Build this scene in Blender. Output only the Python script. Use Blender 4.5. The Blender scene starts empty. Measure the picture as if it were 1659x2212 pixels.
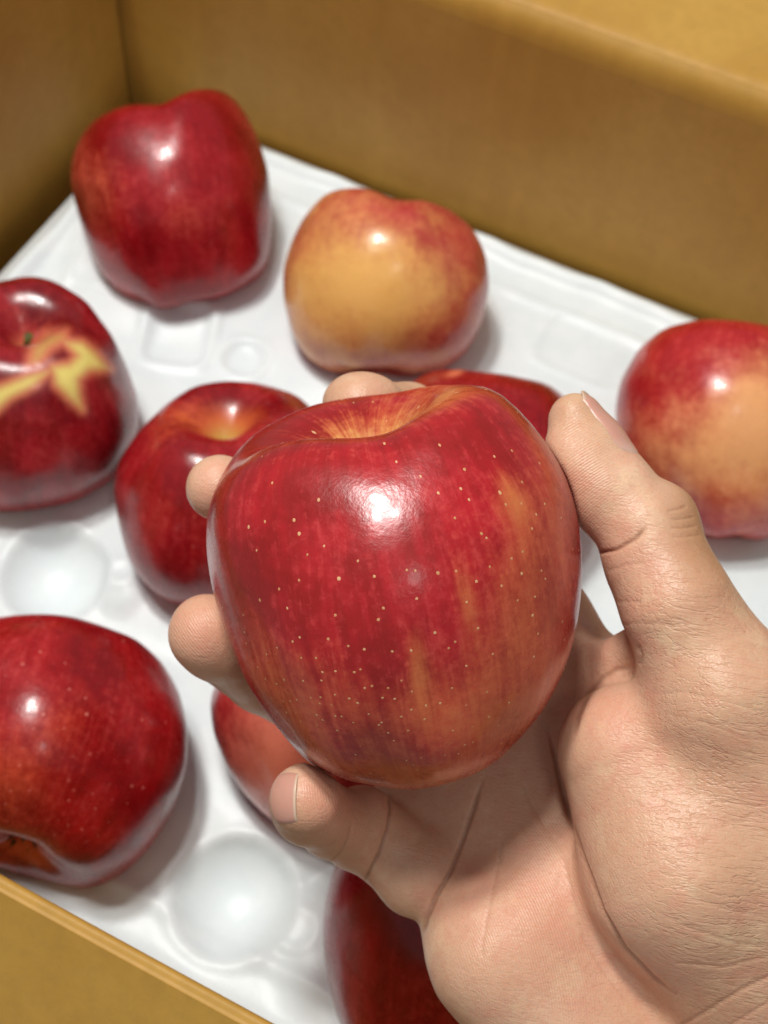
import bpy, math, random
import numpy as np
from mathutils import Matrix
random.seed(4); np.random.seed(4)
scene = bpy.context.scene
COL = scene.collection

# ------------------------------------------------------------------ camera
# all lengths below are centimetres, multiplied by CM when they reach Blender
CM = 0.01
F = 1420 * 2.16                       # focal length in px of a 1659 px wide view
dn = np.array([-80, 934, 1420.]); dn /= np.linalg.norm(dn)
d1 = np.array([-5884, -2662, 1420.]); d1 -= d1.dot(dn) * dn; d1 /= np.linalg.norm(d1)
AX, AZ = -d1, -dn
AY = np.cross(AZ, AX)
M = np.array([AX, AY, AZ])            # world = M @ camera(x right, y down, z forward)
HC = 48.0
CAM = np.array([0, 0, HC])
cd = bpy.data.cameras.new('camera'); cam = bpy.data.objects.new('camera', cd); COL.objects.link(cam)
cd.sensor_fit = 'VERTICAL'; cd.sensor_height = 36; cd.lens = 1420 / 1024 * 36
cd.clip_start = 0.02; cd.clip_end = 50
R3 = np.array([M[:, 0], -M[:, 1], -M[:, 2]]).T
m4 = Matrix([[*R3[0], 0], [*R3[1], 0], [*R3[2], HC * CM], [0, 0, 0, 1]])
cam.matrix_world = m4
cd.dof.use_dof = True; cd.dof.focus_distance = 0.308; cd.dof.aperture_fstop = 18
scene.camera = cam

# ------------------------------------------------------------------ light
w = bpy.data.worlds.new('World'); scene.world = w; w.use_nodes = True
w.node_tree.nodes['Background'].inputs[0].default_value = (0.95, 0.96, 0.97, 1)
w.node_tree.nodes['Background'].inputs[1].default_value = 0.24

def area(name, loc, target, size, power, color):
    ld = bpy.data.lights.new(name, 'AREA'); ld.shape = 'DISK'; ld.size = size * CM
    ld.energy = power; ld.color = color
    o = bpy.data.objects.new(name, ld); COL.objects.link(o)
    from mathutils import Vector
    l = Vector(loc) * CM; o.location = l
    o.rotation_euler = (Vector(target) * CM - l).to_track_quat('-Z', 'Y').to_euler()
    return o
# a ceiling fitting with three bulbs
area('ceiling_lamp', (-50, 33, 150), (-8, 22, 5), 15, 11.2, (1.0, 0.975, 0.93))
area('ceiling_lamp', (-29, 27, 151), (-8, 22, 5), 11, 4.3, (1.0, 0.975, 0.93))
area('ceiling_lamp', (-47, 13, 149), (-8, 22, 5), 12, 5.1, (1.0, 0.975, 0.93))
area('second_lamp', (50, -42, 150), (-8, 22, 5), 24, 1.3, (1.0, 0.97, 0.92))
scene.view_settings.view_transform = 'Standard'
scene.view_settings.look = 'None'
scene.view_settings.exposure = 0
scene.view_settings.gamma = 1

# ------------------------------------------------------------------ helpers
def cam2w(P): return np.asarray(P) @ M.T + CAM
def w2cam(P): return (np.asarray(P) - CAM) @ M
def V(u, v, z): return np.array([(u - 829.5) / F * z, (v - 1106) / F * z, z])
def at(u, v, h):
    r = M @ np.array([(u - 829.5) / F, (v - 1106) / F, 1.]); return r * ((h - HC) / r[2]) + CAM
def proj(Pw):
    c = w2cam(Pw); return c[:, 0] / c[:, 2] * F + 829.5, c[:, 1] / c[:, 2] * F + 1106

def meta(o, label=None, cat=None, group=None, kind=None):
    if label: o['label'] = label
    if cat: o['category'] = cat
    if group: o['group'] = group
    if kind: o['kind'] = kind
    return o
def make(name, verts, faces, mat, parent=None, loc=(0, 0, 0), smooth=True, attrs=None):
    """verts in cm, local to loc (cm)"""
    me = bpy.data.meshes.new(name)
    v = np.asarray(verts, dtype=np.float64) * CM
    if isinstance(faces, np.ndarray):
        n = len(faces); k = faces.shape[1]
        me.vertices.add(len(v)); me.vertices.foreach_set('co', v.ravel())
        me.loops.add(n * k); me.loops.foreach_set('vertex_index', faces.ravel().astype(np.int32))
        me.polygons.add(n); me.polygons.foreach_set('loop_start', np.arange(0, n * k, k, dtype=np.int32))
        me.update(calc_edges=True)
    else:
        me.from_pydata(v.tolist(), [], faces)
    me.validate()
    me.polygons.foreach_set('use_smooth', [smooth] * len(me.polygons))
    for k_, (typ, arr) in (attrs or {}).items():
        a = me.attributes.new(k_, typ, 'POINT')
        a.data.foreach_set('vector' if typ == 'FLOAT_VECTOR' else 'value', np.asarray(arr, dtype=np.float32).ravel())
    me.materials.append(mat); me.update()
    o = bpy.data.objects.new(name, me); COL.objects.link(o)
    o.location = [c * CM for c in loc]
    if parent: o.parent = parent
    return o
def empty(name, loc):
    o = bpy.data.objects.new(name, None); COL.objects.link(o); o.empty_display_size = .01
    o.location = [c * CM for c in loc]; return o
def sstep(a, b, x):
    t = np.clip((x - a) / (b - a), 0, 1); return t * t * (3 - 2 * t)
def vnoise(P, scale, seed=0, octaves=2):
    """smooth value noise at the points P"""
    out = np.zeros(len(P)); amp = 1; tot = 0
    for o_ in range(octaves):
        q = P * scale * 2 ** o_ + 37.1 * seed + 11 * o_
        i = np.floor(q).astype(np.int64); f = q - i; f = f * f * (3 - 2 * f)
        def h(a, b, c):
            n = (a * 73856093) ^ (b * 19349663) ^ (c * 83492791); n = (n * 2654435761) & 0xffffffff
            n ^= n >> 15; n = (n * 2246822519) & 0xffffffff; n ^= n >> 13
            return (n & 0xffff) / 65535.
        r = 0
        for dx in (0, 1):
            for dy in (0, 1):
                for dz in (0, 1):
                    wt = (f[:, 0] if dx else 1 - f[:, 0]) * (f[:, 1] if dy else 1 - f[:, 1]) * (f[:, 2] if dz else 1 - f[:, 2])
                    r = r + wt * h(i[:, 0] + dx, i[:, 1] + dy, i[:, 2] + dz)
        out += amp * r; tot += amp; amp *= .5
    return out / tot - .5

# ------------------------------------------------------------------ material tools
class NT:
    def __init__(s, name):
        s.m = bpy.data.materials.new(name); s.m.use_nodes = True; s.t = s.m.node_tree
        s.b = s.t.nodes['Principled BSDF']
    def n(s, typ, **kw):
        nd = s.t.nodes.new(typ)
        for k, v in kw.items(): setattr(nd, k, v)
        return nd
    def set(s, sock, v):
        if isinstance(v, bpy.types.NodeSocket): s.t.links.new(v, sock)
        elif v is not None:
            if isinstance(v, (tuple, list)) and len(v) == 3 and sock.type == 'RGBA': v = (*v, 1)
            sock.default_value = v
    def math(s, op, a, b=0.0, c=0.0, clamp=False):
        nd = s.n('ShaderNodeMath', operation=op, use_clamp=clamp)
        s.set(nd.inputs[0], a); s.set(nd.inputs[1], b); s.set(nd.inputs[2], c); return nd.outputs[0]
    def mix(s, f, a, b, mode='MIX'):
        nd = s.n('ShaderNodeMix', data_type='RGBA', blend_type=mode); nd.clamp_factor = True
        s.set(nd.inputs[0], f); s.set(nd.inputs[6], a); s.set(nd.inputs[7], b); return nd.outputs[2]
    def ramp(s, x, a, b, lo=0., hi=1.):
        nd = s.n('ShaderNodeMapRange', interpolation_type='SMOOTHSTEP')
        s.set(nd.inputs[0], x)
        for i, v in zip((1, 2, 3, 4), (a, b, lo, hi)): s.set(nd.inputs[i], v)
        return nd.outputs[0]
    def noise(s, vec, scale, detail=3, rough=.55, dist=0.):
        nd = s.n('ShaderNodeTexNoise'); s.set(nd.inputs['Vector'], vec)
        nd.inputs['Scale'].default_value = scale; nd.inputs['Detail'].default_value = detail
        nd.inputs['Roughness'].default_value = rough; nd.inputs['Distortion'].default_value = dist
        return nd.outputs[0]
    def voro(s, vec, scale, feature='F1', rnd=1.0):
        nd = s.n('ShaderNodeTexVoronoi', feature=feature); s.set(nd.inputs['Vector'], vec)
        nd.inputs['Scale'].default_value = scale; nd.inputs['Randomness'].default_value = rnd
        return nd
    def vmul(s, vec, k):
        nd = s.n('ShaderNodeVectorMath', operation='MULTIPLY'); s.set(nd.inputs[0], vec); s.set(nd.inputs[1], k); return nd.outputs[0]
    def vadd(s, vec, k):
        nd = s.n('ShaderNodeVectorMath', operation='ADD'); s.set(nd.inputs[0], vec); s.set(nd.inputs[1], k); return nd.outputs[0]
    def attr(s, name):
        return s.n('ShaderNodeAttribute', attribute_name=name).outputs
    def obj(s): return s.n('ShaderNodeTexCoord').outputs['Object']
    def bump(s, h, strength, dist, normal=None):
        nd = s.n('ShaderNodeBump'); nd.inputs['Strength'].default_value = strength
        nd.inputs['Distance'].default_value = dist; s.set(nd.inputs['Height'], h)
        if normal: s.set(nd.inputs['Normal'], normal)
        return nd.outputs[0]
    def P(s, **kw):
        for k, v in kw.items(): s.set(s.b.inputs[k.replace('_', ' ')], v)
        return s.m
def srgb(r, g, b):
    f = lambda c: (c / 255 / 12.92) if c / 255 <= .04045 else ((c / 255 + .055) / 1.055) ** 2.4
    return (f(r), f(g), f(b))

def apple_mat(name, red, deep, gold, seed, streak=.5, ystreak=.1):
    t = NT(name)
    ring = t.attr('ring')['Vector']       # (cos, sin, polar angle): stretches patterns along the meridians
    tint = t.attr('tint')['Fac']          # how much of the ground colour shows
    yel = t.attr('yel')['Fac']            # clear yellow cavity or scar
    o = t.obj()
    st1 = t.noise(t.vadd(t.vmul(ring, (11, 11, 1.1)), (seed, 0, 0)), 1.0, 5, .62)
    st2 = t.noise(t.vadd(t.vmul(ring, (26, 26, 2.2)), (seed * 2, 3, 0)), 1.0, 4, .7)
    blo = t.noise(t.vadd(o, (seed, seed, 0)), 38, 4, .6)
    mot = t.noise(o, 420, 4, .75)
    mo2 = t.noise(o, 160, 3, .7)
    s_ = t.math('ADD', t.math('MULTIPLY', t.math('SUBTRACT', st1, .5), 1.0 * streak), t.math('MULTIPLY', t.math('SUBTRACT', st2, .5), .6 * streak))
    s_ = t.math('ADD', s_, t.math('MULTIPLY', t.math('SUBTRACT', mot, .5), .45))
    s_ = t.math('ADD', s_, t.math('MULTIPLY', t.math('SUBTRACT', mo2, .5), .35))
    s_ = t.math('ADD', s_, t.math('MULTIPLY', t.math('SUBTRACT', blo, .5), .5))
    dk = t.math('MULTIPLY_ADD', t.math('SUBTRACT', st1, .5), .5 * streak + .25, blo)
    dk = t.math('MULTIPLY_ADD', t.math('SUBTRACT', mo2, .5), .3, dk)
    c = t.mix(t.ramp(dk, .25, .8), deep, red)
    c = t.mix(t.math('MULTIPLY', t.ramp(t.math('MULTIPLY_ADD', t.math('SUBTRACT', st2, .5), .8, t.math('MULTIPLY_ADD', t.math('SUBTRACT', blo, .5), .8, mot)), .45, .85), .55), c, (red[0] * 1.3 + .02, red[1] + .045, red[2] + .04))
    f = t.ramp(t.math('ADD', tint, s_), .15, 1.05)
    c = t.mix(f, c, gold)
    ysum = t.math('ADD', yel, t.math('MULTIPLY', s_, ystreak))
    c = t.mix(t.ramp(ysum, .14, .42, 0., .7), c, gold)
    fy = t.ramp(ysum, .3, .85)
    yc = t.mix(t.attr('green')['Fac'], srgb(238, 220, 124), srgb(150, 160, 60))
    c = t.mix(fy, c, yc)
    h = t.math('MULTIPLY', mot, .25)
    fine = t.noise(o, 900, 2, .6)
    und = t.noise(o, 90, 2, .5)
    nrm = t.bump(h, .13, .0004, t.bump(fine, .10, .0006, t.bump(und, .25, .0012)))
    t.P(Base_Color=c, Roughness=t.math('MULTIPLY_ADD', mo2, .18, .19), Normal=nrm)
    t.b.inputs['Specular IOR Level'].default_value = .5
    t.b.inputs['Coat Weight'].default_value = .15; t.b.inputs['Coat Roughness'].default_value = .08
    t.b.inputs['Subsurface Weight'].default_value = .06
    t.b.inputs['Subsurface Radius'].default_value = (.6, .2, .1); t.b.inputs['Subsurface Scale'].default_value = .005
    return t.m

# ------------------------------------------------------------------ cardboard box
def card_mat(name, base, dark):
    t = NT(name); o = t.obj()
    a = t.noise(o, 9, 4, .6); b = t.noise(o, 150, 6, .8); fl = t.noise(t.vmul(o, (1, 1, .12)), 90, 3, .6)
    c = t.mix(t.ramp(a, .35, .65), dark, base)
    c = t.mix(t.math('MULTIPLY', t.ramp(b, .38, .68), .32), c, tuple(x * .66 for x in base))
    c = t.mix(t.math('MULTIPLY', t.ramp(fl, .4, .7), .2), c, tuple(x * 1.15 for x in base))
    t.P(Base_Color=c, Roughness=t.math('MULTIPLY_ADD', b, .2, .42), Normal=t.bump(t.math('ADD', b, t.math('MULTIPLY', fl, .6)), .25, .0004))
    t.b.inputs['Specular IOR Level'].default_value = .35
    return t.m
M_card = card_mat('kraft_cardboard', srgb(193, 149, 68), srgb(180, 134, 56))
M_card_lit = card_mat('kraft_cardboard_lit', srgb(206, 172, 104), srgb(196, 160, 92))  # same board, paler: the lit tone of the flap put into its colour

def panel(name, p0, p1, prof, mat, parent, origin, bend=0.0, nx=60):
    """sweeps a closed profile (offset along n, height) from p0 to p1 (plan points); a slight bow"""
    p0, p1 = np.array(p0, float), np.array(p1, float)
    d = p1 - p0; L = np.linalg.norm(d); d /= L; n = np.array([d[1], -d[0]])
    vs = []; k = len(prof)
    for i in range(nx + 1):
        s = i / nx; b = bend * math.sin(math.pi * s)
        for (a, z) in prof:
            wv = .05 * math.sin(s * 9 + z * .4)
            q = p0 + d * L * s + n * (a + b + wv * 0.4)
            vs.append((q[0] - origin[0], q[1] - origin[1], z - origin[2]))
    fs = [(i * k + j, i * k + (j + 1) % k, (i + 1) * k + (j + 1) % k, (i + 1) * k + j) for i in range(nx) for j in range(k)]
    fs += [tuple(range(k)), tuple(reversed([nx * k + j for j in range(k)]))]
    o = make(name, vs, fs, mat, parent, smooth=True)
    o.data.set_sharp_from_angle(angle=math.radians(50)); return o

XL, XR, YB, YF, ZR, ZB, TH = -35.4, 22.0, 46.3, 7.5, 11.4, -9.0, .55
box = empty('cardboard_box', (-6, 27, ZB))
meta(box, 'open brown corrugated cardboard box holding the white tray of apples', 'box')
bo = (-6, 27, ZB)
def wallprof(zt): return [(0, ZB), (0, zt - .35), (.06, zt - .12), (.2, zt), (TH - .12, zt - .02), (TH, zt - .25), (TH, ZB)]
def wallflat(zt): return [(0, ZB), (0, zt), (TH, zt), (TH, ZB)]
def outline(path, th):
    """thick strip along a path (a, z): its upper side, then back along the lower side"""
    P = np.array(path, float); T = np.gradient(P, axis=0); T /= np.linalg.norm(T, axis=1)[:, None]
    N = np.stack([T[:, 1], -T[:, 0]], 1)
    return [tuple(p) for p in P] + [tuple(p) for p in (P + N * th)[::-1]]
# wall and flap are one folded board: wall panel, then flap turned outwards beyond the crease
def fold_path(length, ang, hump=.34, sc=1.0):
    a = math.radians(ang); pts = [(0, ZR - 1.1), (.02, ZR - .8), (.08, ZR - .5), (.19, ZR - .22), (.34, ZR - .03), (.5, ZR + hump * .3), (.66, ZR + hump * .15), (.8, ZR - hump * .3), (.92, ZR - hump * .55), (1.05, ZR - hump * .3)]
    pts = [(x * sc, y) for x, y in pts]
    for s in (.4, .9, 2, 4, length * .6, length): pts.append((1.05 * sc + s * math.cos(a), ZR - hump * .3 + s * math.sin(a)))
    return pts
wp = wallflat(ZR - 1.105)
panel('back_wall', (XR, YB), (XL - TH - .005, YB), wp, M_card, box, bo, nx=50)
panel('back_flap', (XR, YB), (XL - .05, YB), outline(fold_path(17, 8), .4), M_card, box, bo, nx=50)
panel('front_wall', (XL - .05, YF), (XR, YF), wp, M_card, box, bo, nx=50)
panel('front_flap', (XL - .05, YF), (XR, YF), outline(fold_path(15, -50, .07, .5), .3), M_card, box, bo, nx=50)
panel('side_wall', (XL, YB - .28), (XL, YF - .3), wallprof(ZR - .1), M_card, box, bo, nx=40)
panel('corner_gap_backing', (XL - TH - .01, YB + .5), (XL - TH - .01, YB - 3), [(0, ZB), (0, ZR - 1.2), (.25, ZR - 1.2), (.25, ZB)], M_card, box, bo, nx=4)  # strip added outside the corner slot to keep the gap dark
panel('side_wall', (XR, YB + .3), (XR, YF - .3), [(-a, z) for a, z in wallprof(ZR - .1)][::-1], M_card, box, bo, nx=40)
bt = [(XL, YF, ZB - .5), (XR, YF, ZB - .5), (XR, YB, ZB - .5), (XL, YB, ZB - .5), (XL, YF, ZB), (XR, YF, ZB), (XR, YB, ZB), (XL, YB, ZB)]
make('bottom', [(x - bo[0], y - bo[1], z - bo[2]) for x, y, z in bt], [(3, 2, 1, 0), (4, 5, 6, 7), (0, 1, 5, 4), (1, 2, 6, 5), (2, 3, 7, 6), (3, 0, 4, 7)], M_card, box, smooth=False)

# ------------------------------------------------------------------ apples: where they stand
APS = dict(A=(372, 425), B=(838, 612), C=(62, 850), D=(485, 1065), E=(105, 1620), F=(690, 1530), G=(965, 2020), H=(1560, 925), I=(1060, 1035))
OUT = dict(
 A=[(350,225),(300,222),(255,230),(205,255),(170,300),(152,350),(150,400),(165,450),(185,520),(215,590),(260,635),(320,663),(350,668),(420,664),(500,645),(560,612),(585,560),(590,480),(580,370),(560,300),(530,235),(490,200),(430,186),(385,200)],
 B=[(700,800),(660,770),(630,720),(612,650),(612,580),(630,520),(660,460),(705,415),(760,402),(810,408),(850,430),(880,432),(915,430),(970,450),(1020,490),(1050,550),(1058,620),(1040,700),(1010,760),(960,800),(880,820),(760,822)],
 C=[(60,595),(120,605),(190,650),(240,720),(275,790),(300,860),(302,920),(280,980),(240,1040),(160,1085),(60,1105),(0,1108),(-100,1080),(-170,1000),(-190,850),(-150,700),(-60,620)],
 D=[(490,822),(560,826),(640,850),(690,900),(720,1000),(700,1150),(600,1280),(500,1310),(430,1310),(380,1308),(320,1270),(275,1210),(255,1130),(245,1050),(258,990),(300,930),(360,870),(420,832)],
 E=[(80,1325),(150,1330),(220,1350),(290,1375),(350,1430),(390,1500),(407,1580),(402,1660),(380,1740),(340,1810),(290,1870),(220,1915),(170,1920),(100,1905),(30,1885),(-60,1850),(-160,1750),(-190,1600),(-150,1430),(-60,1345),(0,1330)],
 F=[(452,1510),(460,1580),(490,1660),(530,1720),(590,1778),(690,1800),(800,1760),(900,1650),(930,1530),(880,1400),(760,1300),(620,1300),(500,1390)],
 G=[(740,1840),(714,1890),(699,1956),(697,2010),(699,2056),(714,2155),(740,2240),(850,2300),(1000,2310),(1150,2230),(1240,2050),(1200,1880),(1080,1770),(930,1740),(800,1780)],
 H=[(1328,880),(1340,820),(1380,750),(1440,705),(1520,688),(1600,692),(1680,702),(1770,780),(1800,930),(1750,1080),(1659,1165),(1570,1174),(1520,1165),(1400,1090),(1345,1000),(1330,930)],
 I=[(885,825),(930,800),(960,795),(1010,797),(1100,810),(1180,825),(1225,860),(1270,940),(1290,1050),(1230,1200),(1060,1270),(900,1220),(830,1050),(840,900)])
APC = {k: at(u, v, 3.0) for k, (u, v) in APS.items()}

# ------------------------------------------------------------------ tray
TX0, TX1, TY0, TY1 = -33.6, 21.2, 8.0, 45.75
cups = [(p[0], p[1], 3.6) for p in APC.values()]
e1 = at(503, 1943, 0); e2 = at(118, 1245, 0)
cups += [(e1[0], e1[1], 2.08), (e2[0], e2[1], 2.08)]
cups += [(5.5, 14, 3.5), (5, 25, 3.5), (6.5, 36, 3.5), (13.5, 19.5, 3.5), (13, 31, 3.5), (-26.5, 12.6, 3.4)]
nx, ny = 366, 252
gx, gy = np.meshgrid(np.linspace(TX0, TX1, nx), np.linspace(TY0, TY1, ny), indexing='ij')
tz = np.zeros_like(gx)
for i_, (cx, cy, r) in enumerate(cups):
    d = np.hypot(gx - cx, gy - cy)
    if i_ < len(APC):       # an apple nests here: the foam follows it and stands up round it
        sp = 3.0 - np.sqrt(np.maximum(4.36 ** 2 - d * d, 0))
        up = .38 * sstep(6.0, 4.0, d)
        tz = np.where(d < 3.75, np.minimum(np.maximum(sp - .06, -1.5), up), np.maximum(tz, up))
    else:
        tz = np.where(d < r, np.minimum(tz, 0) * sstep(r - .6, r, d) - (1.15 if r < 3 else 2.1) * (1 - (d / r) ** 2.3), tz)
        tz += .10 * np.exp(-((d - r - .18) / .22) ** 2)
# soften
for _ in range(1):
    p = np.pad(tz, 1, mode='edge'); tz = (p[1:-1, 1:-1] * 4 + p[:-2, 1:-1] + p[2:, 1:-1] + p[1:-1, :-2] + p[1:-1, 2:]) / 8
def bumpat(u, v, rx, ry, h, ang=0, p=2.0):
    global tz
    c = at(u, v, 0); dx, dy = gx - c[0], gy - c[1]; ca, sa = math.cos(ang), math.sin(ang)
    q = (np.abs((dx * ca + dy * sa) / rx) ** p + np.abs((-dx * sa + dy * ca) / ry) ** p)
    tz = tz + h * np.exp(-q ** 1.5)
def ringat(u, v, r, wd, h, sq=2.0, ang=0, ry=None):
    global tz
    c = at(u, v, 0); dx, dy = gx - c[0], gy - c[1]; ca, sa = math.cos(ang), math.sin(ang)
    X_, Y_ = (dx * ca + dy * sa) / r, (-dx * sa + dy * ca) / (ry or r)
    q = (np.abs(X_) ** sq + np.abs(Y_) ** sq) ** (1 / sq)
    tz = tz + h * np.exp(-((q - 1) * r / wd) ** 2)
ringat(385, 725, 1.5, .22, .16, 5, .35, 1.75); bumpat(385, 725, 1.3, 1.5, -.22, .35, 4)
ringat(528, 775, 1.05, .22, .17, 2.2); bumpat(528, 775, .9, .9, -.18)
ringat(262, 1250, .55, .25, .12); bumpat(262, 1290, .8, .8, .35)
ringat(235, 560, 1.6, .22, .10, 5, .35, 1.9)
ringat(1270, 760, 2.3, .25, .09, 5, 0, 1.7)
ringat(640, 2010, .7, .2, .08)
# raised lip with a step along every side
ed = np.minimum(np.minimum(gx - TX0, TX1 - gx), np.minimum(gy - TY0, TY1 - gy))
wob = .12 * np.sin(gx * .9) + .08 * np.sin(gx * 2.3 + 1) + .1 * np.sin(gy * 1.1)
tz += .42 * np.exp(-((ed - 1.15 - wob * .5) / .45) ** 2) + .14 * np.exp(-((ed - 3.2) / .3) ** 2) - .55 * sstep(.75, 0, ed)
Pn = np.stack([gx.ravel(), gy.ravel(), gx.ravel() * 0], 1)
tz += (vnoise(Pn, .35, 3, 3) * .10).reshape(tz.shape)
tc = (-6.0, 27.0, 0.0)
# rounded corner plan
cr = 3.0
xx, yy = gx.copy(), gy.copy()
for sx, x0 in ((1, TX0), (-1, TX1)):
    for sy, y0 in ((1, TY0), (-1, TY1)):
        ax_, ay_ = (gx - x0) * sx, (gy - y0) * sy
        m_ = (ax_ < cr) & (ay_ < cr)
        a_ = 1 - ax_ / cr; b_ = 1 - ay_ / cr
        k_ = np.where(m_, np.maximum(a_, b_) / np.maximum(np.hypot(a_, b_), 1e-6), 1)
        xx = np.where(m_, x0 + sx * cr * (1 - a_ * k_), xx); yy = np.where(m_, y0 + sy * cr * (1 - b_ * k_), yy)
top = np.stack([xx.ravel() - tc[0], yy.ravel() - tc[1], tz.ravel()], 1)
bot = top - np.array([0, 0, .28])
I = np.arange(nx * ny).reshape(nx, ny)
q = np.stack([I[:-1, :-1], I[1:, :-1], I[1:, 1:], I[:-1, 1:]], -1).reshape(-1, 4)
N_ = nx * ny
rim = np.concatenate([I[:, 0], I[-1, 1:], I[-2::-1, -1], I[0, -2:0:-1]])
rq = np.stack([rim, rim + N_, np.roll(rim, -1) + N_, np.roll(rim, -1)], 1)
fc = np.concatenate([q, q[:, ::-1] + N_, rq])
t = NT('white_foam'); o = t.obj()
fine = t.noise(o, 900, 3, .7); soft = t.noise(o, 60, 3, .6); cell = t.voro(o, 700).outputs['Distance']
t.P(Base_Color=t.mix(t.ramp(soft, .3, .7), srgb(226, 237, 240), srgb(233, 242, 244)), Roughness=.4,
    Normal=t.bump(t.math('ADD', fine, cell), .12, .0003, t.bump(soft, .15, .001)))
t.b.inputs['Subsurface Weight'].default_value = .25; t.b.inputs['Subsurface Scale'].default_value = .004
t.b.inputs['Subsurface Radius'].default_value = (1, 1, 1); t.b.inputs['Specular IOR Level'].default_value = .4
tray = make('apple_tray', np.concatenate([top, bot]), fc, t.m, loc=tc)
meta(tray, 'white foam tray with round cups lining the cardboard box under the apples', 'tray')

# ------------------------------------------------------------------ apples
def basis(axis):
    a = np.array(axis, float); a /= np.linalg.norm(a)
    r = np.array([1, 0, 0.]) if abs(a[0]) < .8 else np.array([0, 1., 0])
    x = np.cross(r, a); x /= np.linalg.norm(x); y = np.cross(a, x)
    return np.array([x, y, a])            # rows: local axes
def rad_base(ph, th, R, pr):
    """radius of an apple: ph polar angle from the stem, th round the axis"""
    k = R / 4.4
    r = 4.42 + pr.get('waist', .12) * np.cos(2 * (ph - 1.35)) * -1 * .5
    r = r + .12 * np.exp(-((ph - .68) / .35) ** 2)
    r = r - pr.get('cav', 2.0) * np.exp(-(ph / pr.get('cw', .27)) ** 2) - .18 * np.exp(-(ph / .5) ** 2)
    q = np.pi - ph
    lob = np.cos(5 * th + pr.get('lp', 0.))
    r = r - pr.get('taper', .25) * np.exp(-(q / 1.1) ** 2) - 1.15 * np.exp(-(q / .3) ** 2) + pr.get('bl', .025) * lob * np.exp(-((q - .42) / .3) ** 2)
    l2 = pr.get('lobes', .05)
    r = r + l2 * np.cos(5 * th + pr.get('lp', 0.)) * np.sin(ph) * sstep(0, 2.6, ph) + pr.get('sh', .12) * np.cos(3 * th + pr.get('sp', 1.)) * np.exp(-((ph - .6) / .4) ** 2)
    r = r + pr.get('tilt', .15) * np.cos(th - pr.get('tp', 0.)) * np.cos(ph) * sstep(.2, .7, ph) + pr.get('tilt', .15) * .6 * np.cos(th - pr.get('tp', 0.)) * np.exp(-(ph / .9) ** 2) * sstep(0.05, .5, ph)
    r = r * (1 + pr.get('tall', 0.) * np.cos(ph) ** 2)
    return r * k
def apple_grid(nph, nth):
    ph = np.linspace(0, math.pi, nph); th = np.linspace(0, 2 * math.pi, nth, endpoint=False)
    PH, TH_ = np.meshgrid(ph, th, indexing='ij'); return PH, TH_
def grid_faces(nph, nth):
    I = np.arange(nph * nth).reshape(nph, nth); J = np.roll(I, -1, 1)
    return np.stack([I[:-1], I[1:], J[1:], J[:-1]], -1).reshape(-1, 4)
def edgefit(Pc, C, table, blend=1.0):
    """makes the apple lopsided: swells or narrows it across its middle by the angle about the view centre"""
    d = Pc - C; n = C / np.linalg.norm(C)
    dz = d @ n; lat = d - dz[:, None] * n
    ang = np.degrees(np.arctan2(lat[:, 1], lat[:, 0])) % 360
    ks = np.array(table); a = np.concatenate([ks[:, 0] - 360, ks[:, 0], ks[:, 0] + 360]); f = np.tile(ks[:, 1], 3)
    s = np.interp(ang, a, f)
    rl = np.linalg.norm(lat, axis=1); wgt = sstep(.35, .85, rl / (np.linalg.norm(d, axis=1) + 1e-9)) * blend
    return C + lat * (1 + (s - 1) * wgt)[:, None] + dz[:, None] * n

def poly_radius(poly, c, angs):
    P = np.array(poly, float) - c; Q = np.roll(P, -1, 0); out = np.zeros(len(angs))
    for i, a in enumerate(np.radians(angs)):
        d = np.array([math.cos(a), math.sin(a)]); best = 0
        for p, q_ in zip(P, Q):
            e = q_ - p; den = d[0] * e[1] - d[1] * e[0]
            if abs(den) < 1e-9: continue
            t_ = (p[0] * e[1] - p[1] * e[0]) / den; s_ = (p[0] * d[1] - p[1] * d[0]) / den
            if t_ > 0 and -1e-6 <= s_ <= 1 + 1e-6: best = max(best, t_)
        out[i] = best
    return out
def fit_table(Pc, C, poly, it=4, bins=72):
    angs = (np.arange(bins) + .5) * 360 / bins; c2 = np.array([C[0] / C[2] * F + 829.5, C[1] / C[2] * F + 1106])
    tgt = poly_radius(poly, c2, angs); f = np.ones(bins)
    for _ in range(it):
        Q = edgefit(Pc, C, np.stack([angs, f], 1)); x = Q[:, 0] / Q[:, 2] * F + 829.5 - c2[0]; y = Q[:, 1] / Q[:, 2] * F + 1106 - c2[1]
        b = ((np.degrees(np.arctan2(y, x)) % 360) / 360 * bins).astype(int) % bins; cur = np.zeros(bins); np.maximum.at(cur, b, np.hypot(x, y))
        g = np.clip(tgt / cur, .75, 1.3); f = f * g; f = np.clip(f, .7, 1.35)
        f = (np.roll(f, 1) + 2 * f + np.roll(f, -1)) / 4
    return np.stack([angs, f], 1)
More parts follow.
